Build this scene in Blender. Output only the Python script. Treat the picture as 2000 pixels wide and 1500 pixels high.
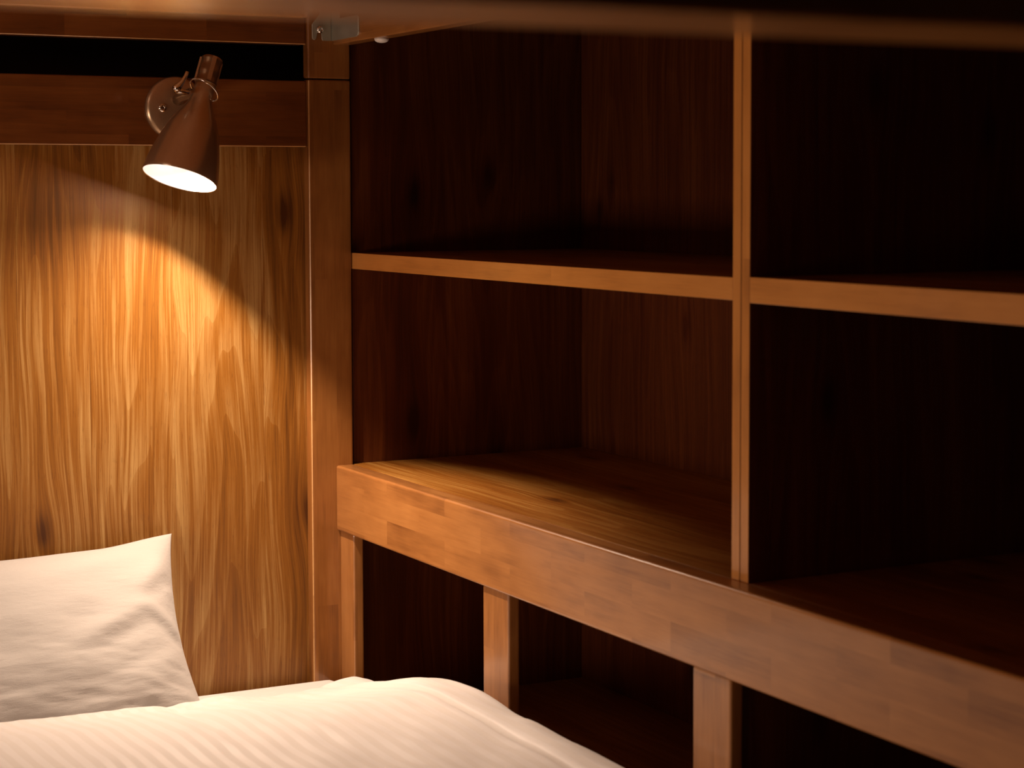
import bpy, bmesh, math
from mathutils import Vector, Matrix, noise

for o in list(bpy.data.objects):
    bpy.data.objects.remove(o)
S = bpy.context.scene
C = S.collection

# ------------------------------------------------------------------ camera
YAW, PITCH, ROLL, FPX = .48730897, .06695594, .00268323, 3845.0
f_ = Vector((math.sin(YAW) * math.cos(PITCH), math.cos(YAW) * math.cos(PITCH), -math.sin(PITCH)))
r_ = Vector((math.cos(YAW), -math.sin(YAW), 0))
d_ = f_.cross(r_)
r2 = math.cos(ROLL) * r_ + math.sin(ROLL) * d_
d2 = -math.sin(ROLL) * r_ + math.cos(ROLL) * d_
cd = bpy.data.cameras.new('camera')
cam = bpy.data.objects.new('camera', cd)
C.objects.link(cam)
m = Matrix.Identity(4)
for i in range(3):
    m[i][0], m[i][1], m[i][2] = r2[i], -d2[i], -f_[i]
cam.matrix_world = m
cd.sensor_width = 36
cd.lens = FPX / 2000 * 36
cd.shift_y = -(750 - 634) / 2000
cd.clip_start = .05
cd.dof.use_dof = True
cd.dof.focus_distance = 2.85
cd.dof.aperture_fstop = 7.2
S.camera = cam

# ------------------------------------------------------------------ world, exposure
S.view_settings.view_transform = 'Standard'
S.view_settings.look = 'None'
S.view_settings.gamma = 1
S.view_settings.use_curve_mapping = False
S.view_settings.exposure = 0.0
W = bpy.data.worlds.new('world')
S.world = W
W.use_nodes = True
W.node_tree.nodes['Background'].inputs[0].default_value = (.5, .5, .6, 1)
W.node_tree.nodes['Background'].inputs[1].default_value = .002
LAMP_POWER = 43.0                                # reading-lamp reflector bulb, W
BULB_GLOW = 11.0
LAMP_COLOR = (1.0, .74, .54)
# the lit aisle on the open left side of the bunk
al = bpy.data.lights.new('aisle_light', 'AREA')
al.shape = 'RECTANGLE'
al.size, al.size_y = .9, .28
al.energy = 10.5
al.color = (1.0, .72, .55)
ao = bpy.data.objects.new('aisle_light', al)
C.objects.link(ao)
ao.matrix_world = Matrix(((0, 0, -1, -.93), (-1, 0, 0, 1.75), (0, 1, 0, -.40), (0, 0, 0, 1)))


# ------------------------------------------------------------------ materials
class NT:
    def __init__(s, name):
        s.m = bpy.data.materials.new(name)
        s.m.use_nodes = True
        s.t = s.m.node_tree
        s.b = s.t.nodes['Principled BSDF']

    def n(s, kind, **kw):
        x = s.t.nodes.new(kind)
        for k, v in kw.items():
            setattr(x, k, v)
        return x

    def put(s, sock, v):
        if hasattr(v, 'is_linked'):
            s.t.links.new(v, sock)
        else:
            sock.default_value = v

    def math(s, op, a, b=0.0, c=0.0, clamp=False):
        x = s.n('ShaderNodeMath', operation=op, use_clamp=clamp)
        for i, v in enumerate((a, b, c)):
            s.put(x.inputs[i], v)
        return x.outputs[0]

    def comb(s, x, y, z):
        c = s.n('ShaderNodeCombineXYZ')
        for i, v in enumerate((x, y, z)):
            s.put(c.inputs[i], v)
        return c.outputs[0]

    def noise(s, vec, scale, detail=3, rough=.55):
        x = s.n('ShaderNodeTexNoise')
        s.put(x.inputs['Vector'], vec)
        x.inputs['Scale'].default_value = scale
        x.inputs['Detail'].default_value = detail
        x.inputs['Roughness'].default_value = rough
        return x.outputs['Fac']

    def ramp(s, fac, stops):
        x = s.n('ShaderNodeValToRGB')
        s.put(x.inputs[0], fac)
        e = x.color_ramp.elements
        while len(e) < len(stops):
            e.new(.5)
        for el, (p, c) in zip(e, stops):
            el.position = p
            el.color = (*c, 1) if len(c) == 3 else c
        return x.outputs[0]

    def mix(s, fac, a, b, mode='MIX'):
        x = s.n('ShaderNodeMix', data_type='RGBA', blend_type=mode)
        s.put(x.inputs[0], fac)
        s.put(x.inputs[6], a)
        s.put(x.inputs[7], b)
        return x.outputs[2]

    def bump(s, h, strength, dist):
        x = s.n('ShaderNodeBump')
        x.inputs['Strength'].default_value = strength
        x.inputs['Distance'].default_value = dist
        s.put(x.inputs['Height'], h)
        s.t.links.new(x.outputs[0], s.b.inputs['Normal'])


def grain_coords(t, grain):
    """2-D wood domain: cross-grain c and along-grain g, shifted per object."""
    tc = t.n('ShaderNodeTexCoord')
    sp = t.n('ShaderNodeSeparateXYZ')
    t.t.links.new(tc.outputs['Object'], sp.inputs[0])
    oi = t.n('ShaderNodeObjectInfo')
    rnd = oi.outputs['Random']
    ax = list(sp.outputs)[:3]
    g = t.math('ADD', ax[grain], t.math('MULTIPLY', rnd, 37.0))
    o = [ax[i] for i in range(3) if i != grain]
    c = t.math('ADD', t.math('ADD', o[0], o[1]), t.math('MULTIPLY', rnd, 91.0))
    return c, g, rnd


def veneer(name, grain, dark, mid, light, rough=.42, contrast=1.0, tone=.25):
    t = NT(name)
    c, g, rnd = grain_coords(t, grain)
    # knots push the grain sideways
    vor = t.n('ShaderNodeTexVoronoi', voronoi_dimensions='2D')
    kv = t.comb(t.math('MULTIPLY', c, 5.5), t.math('MULTIPLY', g, 2.2), 0.0)
    t.put(vor.inputs['Vector'], kv)
    vor.inputs['Scale'].default_value = 1.0
    vd = t.n('ShaderNodeVectorMath', operation='SUBTRACT')
    t.put(vd.inputs[0], kv)
    t.put(vd.inputs[1], vor.outputs['Position'])
    sx = t.n('ShaderNodeSeparateXYZ')
    t.put(sx.inputs[0], vd.outputs[0])
    dist = vor.outputs['Distance']
    w = t.math('POWER', 2.718, t.math('MULTIPLY', t.math('MULTIPLY', dist, dist), -38.0))
    shift = t.math('MULTIPLY', t.math('MULTIPLY', sx.outputs[0], w), .12)
    # slow wander of the grain along its length
    wander = t.math('MULTIPLY', t.math('SUBTRACT', t.noise(t.comb(t.math('MULTIPLY', c, 4.0), t.math('MULTIPLY', g, 1.5), 0.0), 1.0, 2), .5), .06)
    cc = t.math('SUBTRACT', t.math('ADD', c, wander), shift)
    med = t.noise(t.comb(t.math('MULTIPLY', cc, 110.0), t.math('MULTIPLY', g, 1.5), 0.0), 1.0, 4, .6)
    fine = t.noise(t.comb(t.math('MULTIPLY', cc, 420.0), t.math('MULTIPLY', g, 7.0), 3.0), 1.0, 3, .6)
    big = t.noise(t.comb(t.math('MULTIPLY', cc, 15.0), t.math('MULTIPLY', g, .9), 7.0), 1.0, 2)
    pore = t.noise(t.comb(t.math('MULTIPLY', c, 900.0), t.math('MULTIPLY', g, 45.0), 1.0), 1.0, 2, .5)
    # streaks come and go across the leaf; growth rings open into cathedral arches
    patch = t.noise(t.comb(t.math('MULTIPLY', c, 9.0), t.math('MULTIPLY', g, 2.6), 11.0), 1.0, 2)
    arch = t.noise(t.comb(t.math('MULTIPLY', cc, 11.0), t.math('MULTIPLY', g, .75), 17.0), 1.0, 2, .35)
    line = t.math('FRACT', t.math('MULTIPLY', arch, 16.0))
    line = t.math('MULTIPLY', line, t.math('MULTIPLY', line, t.math('SUBTRACT', 1.15, line)))
    amt = t.math('MULTIPLY', t.math('SUBTRACT', patch, .25), 2.0, clamp=True)
    v = t.math('MULTIPLY_ADD', t.math('MULTIPLY', t.math('SUBTRACT', med, .5), amt), .62, .5)
    v = t.math('MULTIPLY_ADD', t.math('SUBTRACT', fine, .5), .34, v)
    v = t.math('MULTIPLY_ADD', t.math('SUBTRACT', big, .5), .42, v)
    v = t.math('MULTIPLY_ADD', t.math('SUBTRACT', patch, .5), .22, v)
    v = t.math('MULTIPLY_ADD', line, -.30, v)
    v = t.math('MULTIPLY_ADD', t.math('SUBTRACT', rnd, .5), tone * .5, v)
    v = t.math('MULTIPLY_ADD', t.math('SUBTRACT', v, .5), contrast, .55)
    v = t.math('SUBTRACT', v, t.math('MULTIPLY', t.math('POWER', w, 7.0), .25))
    col = t.ramp(v, [(.24, dark), (.48, mid), (.72, light)])
    pm = t.math('MULTIPLY', t.math('LESS_THAN', pore, .36), .28)
    col = t.mix(pm, col, (*dark, 1))
    t.put(t.b.inputs['Base Color'], col)
    t.put(t.b.inputs['Roughness'], t.math('MULTIPLY_ADD', fine, -.12, rough + .06))
    t.b.inputs['Specular IOR Level'].default_value = .4
    t.bump(t.math('ADD', fine, t.math('MULTIPLY', pore, .6)), .25, .0004)
    return t.m


def laminated(name, grain, dark, mid, light, block=.21, stave=.033, rough=.36, vary=.13):
    """Solid board glued up from short finger-jointed staves."""
    t = NT(name)
    c, g, rnd = grain_coords(t, grain)
    br = t.n('ShaderNodeTexBrick', offset=.43, squash=1.0)
    t.put(br.inputs['Vector'], t.comb(g, c, 0.0))
    br.inputs['Color1'].default_value = (0, 0, 0, 1)
    br.inputs['Color2'].default_value = (1, 1, 1, 1)
    br.inputs['Mortar'].default_value = (.5, .5, .5, 1)
    br.inputs['Scale'].default_value = 1.0
    br.inputs['Mortar Size'].default_value = 0.0
    br.inputs['Brick Width'].default_value = block
    br.inputs['Row Height'].default_value = stave
    bc = t.n('ShaderNodeSeparateColor')
    t.t.links.new(br.outputs['Color'], bc.inputs[0])
    b = bc.outputs[0]
    c2 = t.math('MULTIPLY_ADD', b, 3.7, c)
    med = t.noise(t.comb(t.math('MULTIPLY', c2, 55.0), t.math('MULTIPLY', g, 4.0), 0.0), 1.0, 4, .6)
    fine = t.noise(t.comb(t.math('MULTIPLY', c2, 500.0), t.math('MULTIPLY', g, 16.0), 3.0), 1.0, 3, .6)
    cloud = t.noise(t.comb(t.math('MULTIPLY', c2, 16.0), t.math('MULTIPLY', g, 7.0), 5.0), 1.0, 3, .6)
    v = t.math('MULTIPLY', med, .36)
    v = t.math('MULTIPLY_ADD', fine, .20, v)
    v = t.math('MULTIPLY_ADD', cloud, .40, v)
    v = t.math('MULTIPLY_ADD', t.math('SUBTRACT', b, .5), vary, v)
    col = t.ramp(v, [(.28, dark), (.48, mid), (.70, light)])
    t.put(t.b.inputs['Base Color'], col)
    t.b.inputs['Roughness'].default_value = rough
    t.b.inputs['Specular IOR Level'].default_value = .45
    t.b.inputs['Coat Weight'].default_value = .5
    t.b.inputs['Coat Roughness'].default_value = .12
    t.bump(fine, .15, .0003)
    return t.m


def plain(name, col, rough=.5, metal=0.0):
    t = NT(name)
    tc = t.n('ShaderNodeTexCoord')
    nz = t.noise(tc.outputs['Object'], 60.0, 4)
    t.put(t.b.inputs['Base Color'], t.mix(nz, (col[0] * .88, col[1] * .88, col[2] * .88, 1), (*col, 1)))
    t.put(t.b.inputs['Roughness'], t.math('MULTIPLY_ADD', nz, .1, rough - .05))
    t.b.inputs['Metallic'].default_value = metal
    return t.m


VD, VM, VL = (.085, .026, .004), (.30, .117, .016), (.55, .33, .115)
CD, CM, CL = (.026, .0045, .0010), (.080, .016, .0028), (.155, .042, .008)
LD, LM, LL = (.08, .022, .005), (.18, .056, .011), (.27, .095, .022)
ED, EM, EL = (.36, .14, .03), (.60, .255, .058), (.72, .33, .085)
TD, TM, TL = (.19, .068, .017), (.36, .148, .040), (.49, .22, .065)
PD, PM, PL = (.15, .054, .012), (.31, .12, .028), (.44, .19, .05)
M = {}
M['panel'] = veneer('head_panel_veneer', 2, VD, VM, VL, contrast=1.2, tone=.18)
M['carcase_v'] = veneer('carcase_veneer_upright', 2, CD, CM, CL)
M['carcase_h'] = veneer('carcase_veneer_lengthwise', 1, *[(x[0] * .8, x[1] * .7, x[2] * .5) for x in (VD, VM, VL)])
M['board_x'] = laminated('glued_board_across', 0, LD, LM, LL)
M['board_y'] = laminated('glued_board_lengthwise', 1, TD, TM, TL, block=.19, stave=.034)
M['edging_y'] = laminated('edging_wood_lengthwise', 1, ED, EM, EL, block=.9, stave=.2)
M['edging_z'] = laminated('edging_wood_upright', 2, ED, EM, EL, block=2.0, stave=.2)
M['board_x_light'] = laminated('glued_board_across_light', 0, (.24, .085, .021), (.44, .18, .048), (.58, .26, .078))
M['lit_edge'] = laminated('painted_lit_edge_wood', 0, (.45, .22, .07), (.62, .33, .12), (.74, .43, .18), block=2.0, stave=.5)  # paler colour stands in for light caught on rail and post bevels
M['baluster'] = laminated('baluster_wood', 2, TD, TM, TL, block=.6, stave=.05)
M['board_z'] = laminated('glued_board_upright', 2, PD, PM, PL, block=.5, stave=.034, vary=.08)
M['room'] = plain('dark_room_paint', (.10, .08, .07), .8)
M['floor'] = veneer('floor_veneer', 1, VD, VM, VL)
M['steel'] = plain('bracket_steel', (.50, .49, .41), .34, .55)
M['chrome'] = plain('polished_chrome', (.80, .76, .72), .12, 1.0)
M['white_cap'] = plain('white_plastic', (.92, .88, .85), .3)
M['white_enamel'] = plain('white_enamel', (.24, .24, .25), .5)
M['socket'] = plain('dark_bronze', (.34, .22, .13), .36, .9)
M['dark'] = plain('black_plastic', (.015, .013, .012), .4)

t = NT('brushed_bronze')
tc = t.n('ShaderNodeTexCoord')
nz = t.noise(tc.outputs['Object'], 220.0, 3)
t.put(t.b.inputs['Base Color'], t.mix(nz, (.50, .335, .20, 1), (.56, .385, .235, 1)))
t.b.inputs['Metallic'].default_value = .72
t.put(t.b.inputs['Roughness'], t.math('MULTIPLY_ADD', nz, .06, .27))
t.b.inputs['Coat Weight'].default_value = .6
t.b.inputs['Coat Roughness'].default_value = .1
M['bronze'] = t.m

t = NT('bulb_glow')
t.b.inputs['Base Color'].default_value = (1, 1, 1, 1)
t.b.inputs['Emission Color'].default_value = (1, .86, .74, 1)
t.b.inputs['Emission Strength'].default_value = BULB_GLOW
M['bulb'] = t.m


def cloth(name, col, stripes=False, weave=900.0):
    t = NT(name)
    tc = t.n('ShaderNodeTexCoord')
    sp = t.n('ShaderNodeSeparateXYZ')
    t.t.links.new(tc.outputs['Object'], sp.inputs[0])
    crinkle = t.noise(t.comb(t.math('MULTIPLY', sp.outputs[0], 30.0), t.math('MULTIPLY', sp.outputs[1], 90.0), t.math('MULTIPLY', sp.outputs[2], 140.0)), 1.0, 4, .6)
    wv = t.noise(tc.outputs['Object'], weave, 2)
    c = (*col, 1)
    if stripes:
        x = t.math('ADD', sp.outputs[0], t.math('MULTIPLY', t.noise(tc.outputs['Object'], 3.0, 1), .010))
        s = t.math('SINE', t.math('MULTIPLY', x, 2 * math.pi / .0205))
        s = t.math('MULTIPLY_ADD', s, 2.2, .5, clamp=True)
        colr = t.mix(s, (col[0] * .94, col[1] * .925, col[2] * .90, 1), c)
        t.put(t.b.inputs['Base Color'], colr)
        t.put(t.b.inputs['Roughness'], t.math('MULTIPLY_ADD', s, -.2, .75))
        t.bump(t.math('ADD', t.math('MULTIPLY', crinkle, .5), t.math('MULTIPLY', wv, .3)), .25, .002)
    else:
        t.b.inputs['Base Color'].default_value = c
        t.b.inputs['Roughness'].default_value = .8
        t.bump(t.math('ADD', crinkle, t.math('MULTIPLY', wv, .25)), .35, .003)
    t.b.inputs['Sheen Weight'].default_value = .15
    return t.m


M['pillowcase'] = cloth('white_cotton', (.50, .475, .455))
M['duvet'] = cloth('satin_stripe_cotton', (.79, .765, .76), True)
M['sheet'] = cloth('white_sheet', (.84, .83, .82))


# ------------------------------------------------------------------ builders
def box(bm, x0, x1, y0, y1, z0, z1, bev=.0015, seg=2, edge=-1):
    b2 = bmesh.new()
    bmesh.ops.create_cube(b2, size=1)
    for v in b2.verts:
        v.co = Vector(((x0 + x1) / 2 + v.co.x * (x1 - x0), (y0 + y1) / 2 + v.co.y * (y1 - y0), (z0 + z1) / 2 + v.co.z * (z1 - z0)))
    if bev:
        bmesh.ops.bevel(b2, geom=b2.edges[:], offset=bev, segments=seg, affect='EDGES', profile=.6, material=edge)
    me = bpy.data.meshes.new('tmp')
    b2.to_mesh(me)
    b2.free()
    bm.from_mesh(me)
    bpy.data.meshes.remove(me)
    return bm


def lathe(bm, prof, n=48, mat=None, close_start=True, close_end=True, mi=0):
    """Revolve (radius, height) pairs about local Z; mat places the result."""
    mat = mat or Matrix.Identity(4)
    rings = []
    for r, h in prof:
        rings.append([bm.verts.new(mat @ Vector((r * math.cos(2 * math.pi * i / n), r * math.sin(2 * math.pi * i / n), h))) for i in range(n)])
    for a, b in zip(rings, rings[1:]):
        for i in range(n):
            f = bm.faces.new((a[i], a[(i + 1) % n], b[(i + 1) % n], b[i]))
            f.smooth = True
            f.material_index = mi
    if close_start:
        bm.faces.new(rings[0][::-1]).material_index = mi
    if close_end:
        bm.faces.new(rings[-1]).material_index = mi
    return bm


def tube(bm, pts, rad, n=10, closed=False):
    pts = [Vector(p) for p in pts]
    L = len(pts)
    rings = []
    ref = None
    for i, p in enumerate(pts):
        a = pts[(i - 1) % L] if (closed or i) else pts[0]
        b = pts[(i + 1) % L] if (closed or i < L - 1) else pts[-1]
        d = (b - a).normalized()
        if ref is None:
            ref = d.orthogonal().normalized()
        u = (ref - d * ref.dot(d)).normalized()
        ref = u
        w = d.cross(u)
        r = rad[i] if isinstance(rad, (list, tuple)) else rad
        rings.append([bm.verts.new(p + r * (math.cos(2 * math.pi * k / n) * u + math.sin(2 * math.pi * k / n) * w)) for k in range(n)])
    pairs = list(zip(rings, rings[1:])) + ([(rings[-1], rings[0])] if closed else [])
    for a, b in pairs:
        for k in range(n):
            f = bm.faces.new((a[k], a[(k + 1) % n], b[(k + 1) % n], b[k]))
            f.smooth = True
    if not closed:
        bm.faces.new(rings[0][::-1])
        bm.faces.new(rings[-1])
    return bm


def origin_of(o):
    p = Vector((0, 0, 0))
    while o is not None:
        p += o.location
        o = o.parent
    return p


def link(name, bm, mats, parent=None, loc=None, label=None):
    """bm holds world coordinates; the object gets its own origin."""
    bmesh.ops.recalc_face_normals(bm, faces=bm.faces[:])
    cs = [v.co for v in bm.verts]
    lo = Vector([min(c[i] for c in cs) for i in range(3)])
    hi = Vector([max(c[i] for c in cs) for i in range(3)])
    org = Vector(loc) if loc is not None else (lo + hi) / 2
    bmesh.ops.translate(bm, verts=bm.verts[:], vec=-org)
    me = bpy.data.meshes.new(name)
    bm.to_mesh(me)
    bm.free()
    for mm in (mats if isinstance(mats, (list, tuple)) else [mats]):
        me.materials.append(mm)
    o = bpy.data.objects.new(name, me)
    C.objects.link(o)
    if parent is not None:
        o.parent = parent
        o.location = org - origin_of(parent)
    else:
        o.location = org
    if label:
        o['label'] = label
    return o


def root(name, loc, label, cat):
    o = bpy.data.objects.new(name, None)
    C.objects.link(o)
    o.location = loc
    o.empty_display_size = .05
    o['label'] = label
    o['category'] = cat
    return o


def board(name, x0, x1, y0, y1, z0, z1, mat, parent=None, bev=.0015, label=None, seg=2):
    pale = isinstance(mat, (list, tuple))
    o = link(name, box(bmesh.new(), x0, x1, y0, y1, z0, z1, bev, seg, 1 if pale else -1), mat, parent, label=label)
    if pale:                                          # light painted in: paler colour only on bevels that catch it
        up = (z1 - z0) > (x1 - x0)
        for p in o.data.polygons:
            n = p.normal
            lit_bevel = (n.x < -.25 and n.y < -.25 and abs(n.z) < .2) if up else (n.z < -.25 and n.y < -.2 and abs(n.x) < .2)
            if p.material_index == 1 and not lit_bevel:
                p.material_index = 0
    return o


def structure(o):
    o['kind'] = 'structure'
    return o


def frame(origin, zaxis, xhint=(1, 0, 0)):
    z = Vector(zaxis).normalized()
    x = Vector(xhint)
    x = (x - z * x.dot(z)).normalized()
    y = z.cross(x)
    mm = Matrix.Identity(4)
    for i in range(3):
        mm[i][0], mm[i][1], mm[i][2], mm[i][3] = x[i], y[i], z[i], origin[i]
    return mm


# ------------------------------------------------------------------ setting
FLOOR, CEIL = -1.20, 1.25
structure(board('floor', -1.0, 1.70, -1.4, 3.05, FLOOR - .05, FLOOR, M['floor'], bev=0))
structure(board('ceiling', -1.0, 1.70, -1.4, 3.05, CEIL, CEIL + .05, M['room'], bev=0))
structure(board('wall_left', -1.05, -1.0, -1.4, 3.05, FLOOR, CEIL, M['room'], bev=0))
structure(board('wall_right', 1.65, 1.70, -1.4, 3.05, FLOOR, CEIL, M['room'], bev=0))
structure(board('wall_front', -1.0, 1.65, -1.45, -1.4, FLOOR, CEIL, M['room'], bev=0))
wb = structure(board('wall_back', -1.0, 1.65, 2.98, 3.05, FLOOR, CEIL, M['room'], bev=0))
WP = 2.786                                       # front of the veneered head panel
edges = [-.98, -.74, -.52, -.30, -.07, .105, .245, .390, .545, .684, .7867, .913, 1.053, 1.160]
for a, b in zip(edges, edges[1:]):
    board('veneer_strip', a + .00005, b - .00005, WP, WP + .018, FLOOR, .160, M['panel'], wb, bev=.00012, seg=1)

# ------------------------------------------------------------------ bunk bed
bed = root('bunk_bed', (.64, 1.75, FLOOR), 'brown wooden bunk bed with a guard rail beside the white bedding', 'bunk bed')
PY = 2.7644
for x0, x1, y0, y1 in ((1.1205, 1.189, PY, 2.785), (.04, .108, PY, 2.785), (1.1205, 1.189, .668, .733), (.04, .108, .668, .733)):
    ye = WP - .0005 if y0 == PY else y1
    board('corner_post', x0, x1, y0, ye, FLOOR, .1702, [M['board_z'], M['lit_edge']], bed, .0035, seg=3)
    board('upper_post', x0, x1, y0, ye, .1718, 1.02, M['board_z'], bed, .0035, seg=3)
RY = 2.7715
board('head_rail', .108, 1.1205, RY, WP - .0004, .0692, .168, [M['board_x'], M['lit_edge']], bed, .0028, seg=3)
board('upper_end_rail', .108, 1.1205, RY, RY + .027, .2221, .330, [M['board_x'], M['lit_edge']], bed, .0028, seg=3)
board('ledger_strip', .110, 1.116, RY - .022, RY, .2605, .285, M['edging_y'], bed, .004, seg=3)
board('ledger_strip', 1.135, 1.16, .76, 2.655, .2605, .285, M['board_y'], bed, .003, seg=3)
board('ledger_strip', .108, .133, .76, 2.655, .2605, .285, M['board_y'], bed, .003, seg=3)
board('bunk_deck', .109, 1.159, .76, RY - .001, .2855, .300, M['board_x_light'], bed, .001)
board('side_beam', 1.1600, 1.1876, .755, PY, .2225, .345, M['board_y'], bed, .0035, seg=3)
board('side_beam', .08, .108, .755, PY, .2225, .345, M['board_y'], bed, .0035, seg=3)
board('foot_beam', .045, 1.189, .664, .753, .0710, .165, M['edging_y'], bed, .004, seg=3)
board('upper_foot_rail', .108, 1.1205, .725, .753, .2225, .345, M['board_x'], bed, .003, seg=3)
board('guard_rail', 1.1599, 1.1893, .725, PY, -.5145, -.4148, M['board_y'], bed, .0045, seg=8)
for y0, y1 in ((2.713, PY), (2.212, 2.2844), (1.708, 1.781), (1.204, 1.277)):
    board('baluster', 1.166, 1.1825, y0, y1, -.86, -.5147, M['baluster'], bed, .0035, seg=3)
board('side_rail', 1.1600, 1.1890, .72, PY, -1.02, -.86, M['board_y'], bed, .003)
board('side_rail', .08, .108, .72, PY, -1.02, -.86, M['board_y'], bed, .003)
board('mattress_base', .109, 1.159, .73, RY, -.965, -.945, M['board_x'], bed, .001)
board('lower_foot_rail', .108, 1.1205, .69, .718, -1.02, -.84, M['board_x'], bed, .003)

# corner bracket: hooked plate on the post, folded onto the side beam
def extrude_poly(pts, depth):
    bm = bmesh.new()
    a = [bm.verts.new(p) for p in pts]
    b = [bm.verts.new(Vector(p) + Vector(depth)) for p in pts]
    bm.faces.new(a)
    bm.faces.new(b[::-1])
    n = len(a)
    for i in range(n):
        bm.faces.new((a[i], b[i], b[(i + 1) % n], a[(i + 1) % n]))
    bmesh.ops.bevel(bm, geom=bm.edges[:], offset=.0004, segments=1, affect='EDGES')
    return bm

TH = .0022
px = [(1.1575, .315), (1.1400, .315), (1.1400, .268), (1.1268, .252), (1.1268, .232), (1.1283, .2295), (1.1312, .2290), (1.1332, .2310),
      (1.1345, .2400), (1.1372, .2440), (1.1405, .2440), (1.1425, .2400), (1.1425, .2310), (1.1437, .2285), (1.1575, .2285)]
bm = extrude_poly([Vector((x, PY - TH, z)) for x, z in px], (0, TH, 0))
py = [(PY, .315), (PY - .030, .315), (PY - .030, .2595), (PY - .098, .2595), (PY - .103, .2560), (PY - .103, .2345), (PY - .100, .2300), (PY - .094, .2285), (PY, .2285)]
b2 = extrude_poly([Vector((1.160 - TH, y, z)) for y, z in py], (TH, 0, 0))
me = bpy.data.meshes.new('tmp')
b2.to_mesh(me)
b2.free()
bm.from_mesh(me)
bpy.data.meshes.remove(me)
brk = link('corner_bracket', bm, M['steel'], bed, label='grey steel hooked corner bracket')

def bolt(name, pos, direction, r, h, mat, parent, label=None, slot=True):
    bm = bmesh.new()
    prof = [(r, 0), (r, h * .35), (r * .92, h * .62), (r * .7, h * .86), (r * .36, h), (r * .34, h * .62)] if slot else \
           [(r, 0), (r * .97, h * .35), (r * .82, h * .68), (r * .55, h * .9), (r * .2, h)]
    lathe(bm, prof, 24, frame(pos, direction))
    return link(name, bm, mat, parent, label=label)

bolt('bolt', (1.1388, PY - .0022, .2445), (0, -1, 0), .0060, .0060, M['chrome'], brk, 'chrome dome-headed bolt')
bolt('screw', (1.1578, PY - .030, .2440), (-1, 0, 0), .0035, .0015, M['chrome'], brk)
bolt('screw', (1.1578, PY - .083, .2425), (-1, 0, 0), .0035, .0015, M['chrome'], brk)
bolt('bolt_cap', (1.1752, 2.617, .2227), (0, 0, -1), .0108, .0066, M['white_cap'], bed, 'white domed cap under the side beam', slot=False)
bolt('bolt', (1.1602, 2.455, .2440), (-1, 0, 0), .0055, .0035, M['chrome'], bed, 'chrome bolt head')
bolt('bolt', (1.1602, 2.365, .2440), (-1, 0, 0), .0045, .002, M['steel'], bed, 'dull bolt head')

# ------------------------------------------------------------------ shelving unit
sh = root('shelving_unit', (1.40, 1.75, FLOOR), 'dark brown built-in shelving unit of open bays behind the guard rail', 'shelves')
SX, BX, EY, NY = 1.1903, 1.598, 2.7735, .55
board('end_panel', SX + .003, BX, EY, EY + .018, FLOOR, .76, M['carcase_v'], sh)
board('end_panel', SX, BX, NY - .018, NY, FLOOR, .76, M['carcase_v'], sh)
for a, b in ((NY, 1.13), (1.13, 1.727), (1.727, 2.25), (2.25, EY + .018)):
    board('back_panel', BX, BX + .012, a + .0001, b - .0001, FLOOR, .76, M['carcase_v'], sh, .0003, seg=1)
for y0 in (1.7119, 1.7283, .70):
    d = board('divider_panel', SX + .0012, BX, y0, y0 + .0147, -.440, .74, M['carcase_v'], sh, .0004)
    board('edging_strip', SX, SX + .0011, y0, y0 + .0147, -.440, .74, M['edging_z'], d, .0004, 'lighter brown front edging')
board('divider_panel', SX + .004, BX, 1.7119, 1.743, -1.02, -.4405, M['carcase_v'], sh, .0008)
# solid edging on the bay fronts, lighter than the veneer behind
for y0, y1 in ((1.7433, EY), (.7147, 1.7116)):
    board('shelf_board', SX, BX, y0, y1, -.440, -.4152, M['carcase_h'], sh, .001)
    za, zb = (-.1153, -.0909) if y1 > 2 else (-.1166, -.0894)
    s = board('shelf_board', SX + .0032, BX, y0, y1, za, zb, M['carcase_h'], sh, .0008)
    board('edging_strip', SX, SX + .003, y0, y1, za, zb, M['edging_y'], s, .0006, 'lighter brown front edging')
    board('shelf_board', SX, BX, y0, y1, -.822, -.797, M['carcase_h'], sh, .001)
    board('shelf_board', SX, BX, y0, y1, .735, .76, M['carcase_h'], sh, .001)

# ------------------------------------------------------------------ wall lamp
LPX, LPZ = .9155, .1235
lamp = root('wall_lamp', (LPX, RY, LPZ), 'lit bronze bottle-shaped reading lamp on the head rail', 'lamp')
bm = bmesh.new()
lathe(bm, [(.046, 0), (.046, .004), (.0445, .0075), (.040, .0095), (.030, .0115), (.015, .0125), (.003, .0128)], 64, frame((LPX, RY, LPZ), (0, -1, 0)))
link('back_plate', bm, M['bronze'], lamp)
for sx in (-1, 1):
    bolt('screw', (LPX + sx * .023, RY - .0115, LPZ), (0, -1, 0), .0062, .0038, M['chrome'], lamp, 'chrome cross-head screw')

MOUTH = Vector((.8777, 2.6421, .0213))
AX = Vector((-.335, -.1685, -.927)).normalized()     # towards the mouth
UP = -AX
LEN = .181
F = frame(MOUTH, UP, (1, 0, 0))
outer = [(.0532, 0), (.0529, .004), (.0518, .014), (.0495, .026), (.0465, .040), (.0425, .055), (.0388, .068), (.0336, .081), (.0278, .092), (.0222, .102), (.0180, .111), (.0152, .120), (.0146, .132), (.0145, .146)]
inner = [(r - .0013, h) for r, h in outer]
inner[0] = (.0519, 0)
bm = bmesh.new()
lathe(bm, outer, 64, F, False, True, 0)
lathe(bm, inner[:-1] + [(.0130, .140)], 64, F, False, True, 1)
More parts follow.
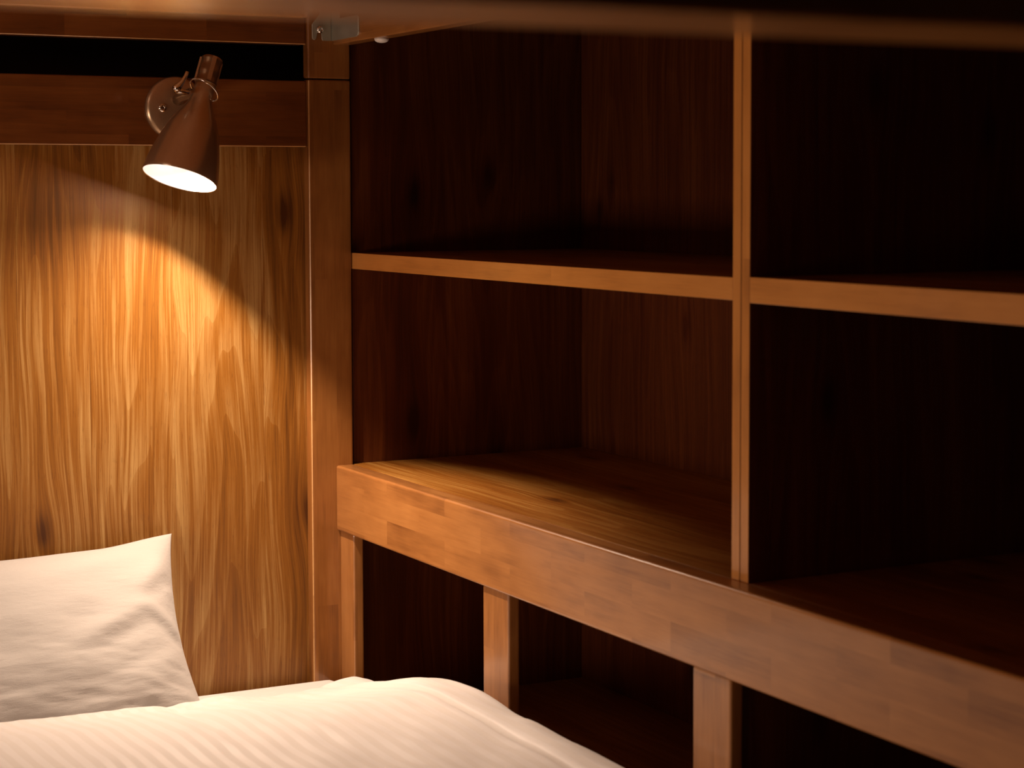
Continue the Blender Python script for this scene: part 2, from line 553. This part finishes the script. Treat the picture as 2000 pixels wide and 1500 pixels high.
# rolled lip joins the two skins
lathe(bm, [(.0519, 0), (.0522, -.0008), (.0529, -.0008), (.0532, 0)], 64, F, False, False, 2)
bmesh.ops.remove_doubles(bm, verts=bm.verts[:], dist=1e-5)
org = MOUTH
me_faces_in = None
shade = link('lamp_shade', bm, [M['bronze'], M['white_enamel'], M['chrome']], lamp, loc=tuple(org))
bm = bmesh.new()
lathe(bm, [(.001, .0335), (.012, .0338), (.0185, .0345), (.0195, .037), (.0185, .045), (.014, .056), (.0115, .066), (.0105, .076), (.0105, .135)], 32, F, True, True)
bulb = link('bulb', bm, M['bulb'], lamp, label='glowing white bulb')
ld = bpy.data.lights.new('reflector_beam', 'SPOT')
ld.energy = LAMP_POWER
ld.color = LAMP_COLOR
ld.spot_size = math.radians(176)
ld.spot_blend = 0.05
ld.shadow_soft_size = .005
ld.use_nodes = True
lt = ld.node_tree
em = lt.nodes['Emission']
tcn = lt.nodes.new('ShaderNodeTexCoord')
sxyz = lt.nodes.new('ShaderNodeSeparateXYZ')
lt.links.new(tcn.outputs['Normal'], sxyz.inputs[0])


def lmath(op, a, b=0.0):
    x = lt.nodes.new('ShaderNodeMath')
    x.operation = op
    for i_, v_ in enumerate((a, b)):
        if hasattr(v_, 'is_linked'):
            lt.links.new(v_, x.inputs[i_])
        else:
            x.inputs[i_].default_value = v_
    return x.outputs[0]


# beam profile of the reflector bulb: cosine-squared about its own axis
lt.links.new(lmath('POWER', lmath('ABSOLUTE', sxyz.outputs[2]), 2.0), em.inputs['Strength'])
lo = bpy.data.objects.new('reflector_beam', ld)
C.objects.link(lo)
lo.parent = lamp
lo.matrix_basis = Matrix.Translation(-lamp.location) @ frame(F @ Vector((0, 0, .0277)), Vector((-.08, .38, .92)), (1, 0, 0))
bm = bmesh.new()
h0 = .146
lathe(bm, [(.0152, h0 - .004), (.0152, h0), (.0142, h0 + .0015), (.0142, h0 + .010), (.0150, h0 + .0115), (.0150, h0 + .018), (.0140, h0 + .020), (.0140, h0 + .030), (.0150, h0 + .0315), (.0150, h0 + .035), (.0125, h0 + .037)], 32, F)
sock = link('socket_cap', bm, M['socket'], lamp, label='dark ridged cap on top of the shade')
for ang in (20, 150, 265):
    bm = bmesh.new()
    a = math.radians(ang)
    u = Vector((math.cos(a), math.sin(a), 0))
    w = Vector((-math.sin(a), math.cos(a), 0))
    b2 = box(bmesh.new(), -.0016, .0016, -.0030, .0030, 0, .036, .0006)
    for v in b2.verts:
        v.co = F @ (u * (.0158 + v.co.x) + w * v.co.y + Vector((0, 0, h0 - .001 + v.co.z)))
    link('clip_strap', b2, M['bronze'], sock)
    bm.free()
# wire bail around the neck
bm = bmesh.new()
ring = []
for i in range(40):
    a = 2 * math.pi * i / 40
    ring.append(F @ Vector((.0212 * math.cos(a), .0212 * math.sin(a), h0 - .012 - .007 * math.cos(a) - .003 * math.sin(a))))
tube(bm, ring, .0014, 8, True)
link('wire_ring', bm, M['chrome'], lamp, label='thin chrome wire ring round the neck')
# rivet on the neck
q = F @ Vector((.0095, -.0115, .121))
bolt('rivet', q, (F.to_3x3() @ Vector((.64, -.77, 0))), .0017, .0012, M['chrome'], lamp)
# arm from plate to swivel, with the chrome wing lever
joint = F @ Vector((0, .0165, h0 - .012))
bm = bmesh.new()
p0 = Vector((LPX, RY - .012, LPZ + .012))
tube(bm, [p0, p0 + Vector((0, -.014, .004)), p0.lerp(joint, .6) + Vector((0, -.004, .004)), joint], [.0085, .0075, .0068, .0062], 16)
link('swivel_arm', bm, M['socket'], lamp)
bm = bmesh.new()
kx = joint + Vector((-.016, -.012, -.004))
lev = [Vector((0.8896, 2.6380, 0.1685)), Vector((0.8865, 2.6380, 0.1614)), Vector((0.8820, 2.6380, 0.1542)), Vector((0.8768, 2.6380, 0.1485)), Vector((0.8738, 2.6380, 0.1449)), Vector((0.8722, 2.6400, 0.1421))]
tube(bm, lev, [.0026, .0028, .0036, .0052, .0062, .0050], 14)
link('lever', bm, M['chrome'], lamp, label='chrome wing lever')
bm = bmesh.new()
tube(bm, [Vector((0.8729, 2.6400, 0.1428)), Vector((0.8810, 2.6400, 0.1409)), Vector((0.8884, 2.6400, 0.1396)), Vector((0.9009, 2.6550, 0.1427))], [.0046, .0042, .0040, .0036], 12)
link('thumb_nut', bm, M['chrome'], lamp, label='chrome thumb nut beside the neck')

# ------------------------------------------------------------------ mattress, duvet, pillow
mat = root('mattress', (.66, 1.75, -.945), 'white sheeted mattress showing between the pillow and the guard rail', 'mattress')
board('mattress_core', .120, 1.152, .74, 2.764, -.945, -.762, M['sheet'], mat, .02, seg=4)
board('fitted_sheet', .116, 1.156, .736, 2.768, -.900, -.742, M['sheet'], mat, .022, seg=5, label='smooth white fitted sheet')


def sstep(a, b, x):
    t_ = max(0, min(1, (x - a) / (b - a)))
    return t_ * t_ * (3 - 2 * t_)


def crease(px_, py_, a, b, w):
    ax, ay = a
    bx, by = b
    dx, dy = bx - ax, by - ay
    L2 = dx * dx + dy * dy
    t_ = max(0, min(1, ((px_ - ax) * dx + (py_ - ay) * dy) / L2))
    d = math.hypot(px_ - ax - t_ * dx, py_ - ay - t_ * dy)
    return math.exp(-(d / w) ** 2) * (math.sin(math.pi * (.15 + .7 * t_)))


HEM = 2.585
def hem_y(x):
    return HEM - .082 * (1 - sstep(.83, .95, x))


def duvet_z(x, y):
    s = hem_y(x) - y
    h = .040 + .010 * sstep(1.02, 1.10, x) + .033 * (1 - sstep(.84, .97, x)) * (1 - sstep(.1, .45, s)) + .070 * sstep(0, .42, s) - .02 * sstep(.7, 1.7, s)
    h += .007 * (noise.noise(Vector((x * 5, y * 3.2, 1.7)))) + .0035 * noise.noise(Vector((x * 14, y * 9, 4.1)))
    h += .0016 * noise.noise(Vector((x * 60 + y * 14, y * 18, 2.2)))
    # long soft folds that run to the guard-rail side
    h += .008 * crease(x, y, (1.03, 2.52), (1.12, 2.15), .030)
    h -= .006 * crease(x, y, (1.085, 2.45), (1.09, 2.05), .018)
    h -= .007 * crease(x, y, (.80, 2.50), (.76, 2.20), .012)
    h += .004 * crease(x, y, (.62, 2.45), (.95, 2.40), .012)
    h -= .0035 * crease(x, y, (1.045, 2.56), (1.055, 1.6), .0035)     # seam
    e = min(1, max(0, s / .035))
    hem = math.sqrt(max(0, 1 - (1 - e) ** 2))
    dx = min(1.160 - x, (x - .100))
    e = min(1, max(0, dx / .085))
    side = math.sqrt(max(0, 1 - (1 - e) ** 2))
    e2 = min(1, max(0, (y - .74) / .05))
    foot = math.sqrt(max(0, 1 - (1 - e2) ** 2))
    return -.742 + h * hem * side * foot


def warp(i, n):                                       # denser towards both ends
    t_ = i / n
    return .5 - .5 * math.cos(math.pi * t_) if False else (t_ + .12 * math.sin(2 * math.pi * t_) * -1)


bm = bmesh.new()
NX, NYD = 190, 230
grid = []
for j in range(NYD + 1):
    row = []
    for i in range(NX + 1):
        x = .100 + (1.160 - .100) * warp(i, NX)
        y = .74 + (hem_y(x) - .74) * warp(j, NYD)
        yy = y + (.010 * noise.noise(Vector((x * 6, 0, 9))) * sstep(2.3, HEM, y))
        row.append(bm.verts.new((x, yy, duvet_z(x, y))))
    grid.append(row)
for j in range(NYD):
    for i in range(NX):
        bm.faces.new((grid[j][i], grid[j][i + 1], grid[j + 1][i + 1], grid[j + 1][i])).smooth = True
bot = [[bm.verts.new((v.co.x, v.co.y, -.7415)) for v in (grid[j][0], grid[j][NX])] for j in (0, NYD)]
loop = [grid[0][i] for i in range(NX + 1)] + [grid[j][NX] for j in range(1, NYD + 1)] + [grid[NYD][i] for i in range(NX - 1, -1, -1)] + [grid[j][0] for j in range(NYD - 1, 0, -1)]
for r in bot:
    for v in r:
        bm.verts.remove(v)
bm.faces.new(loop[::-1])
dv = link('duvet', bm, M['duvet'], loc=(.65, 1.7, -.742))
dv['label'] = 'puffy off-white striped duvet spread over the mattress'
dv['category'] = 'duvet'

# pillow: leans on the head panel, foot tucked under the duvet hem
PW, PH = .52, .325
TOP = Vector((.637, 2.752, -.508))
BOT = Vector((.620, 2.532, -.734))
upv = (TOP - BOT).normalized()
rt = Vector((1, 0, 0))
nrm = rt.cross(upv).normalized()                      # faces the camera side and up
if nrm.y > 0:
    nrm = -nrm
PC = (TOP + BOT) / 2


def pix(x, y):                                        # crease points measured on the case
    return (1 - (345 - x) / 307, 1 - 2 * (y - 1042) / 403)


folds = [(pix(335, 1085), pix(270, 1198), .075, .012), (pix(268, 1205), pix(352, 1268), .05, .011), (pix(250, 1222), pix(150, 1272), .07, .010),
         (pix(345, 1175), pix(318, 1165), .04, .006), (pix(360, 1330), pix(230, 1350), .06, .008), (pix(330, 1300), pix(250, 1330), .05, .006)]
valleys = [(pix(318, 1150), pix(268, 1195), .05, .010), (pix(275, 1222), pix(345, 1285), .04, .009), (pix(262, 1235), pix(185, 1285), .06, .008),
           (pix(355, 1310), pix(300, 1355), .06, .008), (pix(200, 1170), pix(120, 1260), .08, .005)]


def pillow_pt(a, b, side):
    x = a * PW / 2 * (1 - .080 * (1 - b * b) * a * a)
    y = b * PH / 2 * (1 - .050 * (1 - a * a) * b * b)
    th = (max(0, 1 - abs(a) ** 2.6) ** .62) * (max(0, 1 - abs(b) ** 2.4) ** .60)
    z = .062 * th
    if side > 0:
        k_ = min(1, th * 3.0)
        for p, q, w, amp in folds:
            z += .6 * amp * crease(a, b, p, q, w * 1.35) * k_
        for p, q, w, amp in valleys:
            z -= .55 * amp * crease(a, b, p, q, w * 1.4) * k_
        z += k_ * (.0035 * noise.noise(Vector((a * 3, b * 4, 3))) + .0022 * noise.noise(Vector((a * 5 - b * 3, b * 16 + a * 3, 8))) * sstep(.5, -.6, b) + .0009 * noise.noise(Vector((a * 12, b * 40, 5))) * sstep(.6, -.4, b))
    else:
        z = -.045 * th
    # the free corner lifts, the rest slumps a little
    y += .010 * sstep(.55, 1, a) * sstep(.3, 1, b) - .012 * (1 - abs(a)) * sstep(.2, 1, b) * .6
    return PC + rt * x + upv * y + nrm * z


bm = bmesh.new()
NA, NB = 130, 96
def tt(i, n):
    u = -1 + 2 * i / n
    return math.sin(u * math.pi / 2) * .6 + u * .4
sides = {}
for sd in (1, -1):
    for j in range(NB + 1):
        for i in range(NA + 1):
            brd = i in (0, NA) or j in (0, NB)
            if sd < 0 and brd:
                sides[sd, i, j] = sides[1, i, j]
            else:
                sides[sd, i, j] = bm.verts.new(pillow_pt(tt(i, NA), tt(j, NB), sd))
    for j in range(NB):
        for i in range(NA):
            q = (sides[sd, i, j], sides[sd, i + 1, j], sides[sd, i + 1, j + 1], sides[sd, i, j + 1])
            bm.faces.new(q if sd > 0 else q[::-1]).smooth = True
pl = link('pillow', bm, M['pillowcase'], loc=tuple(PC))
pl['label'] = 'plump white pillow leaning upright against the wooden head panel'
pl['category'] = 'pillow'
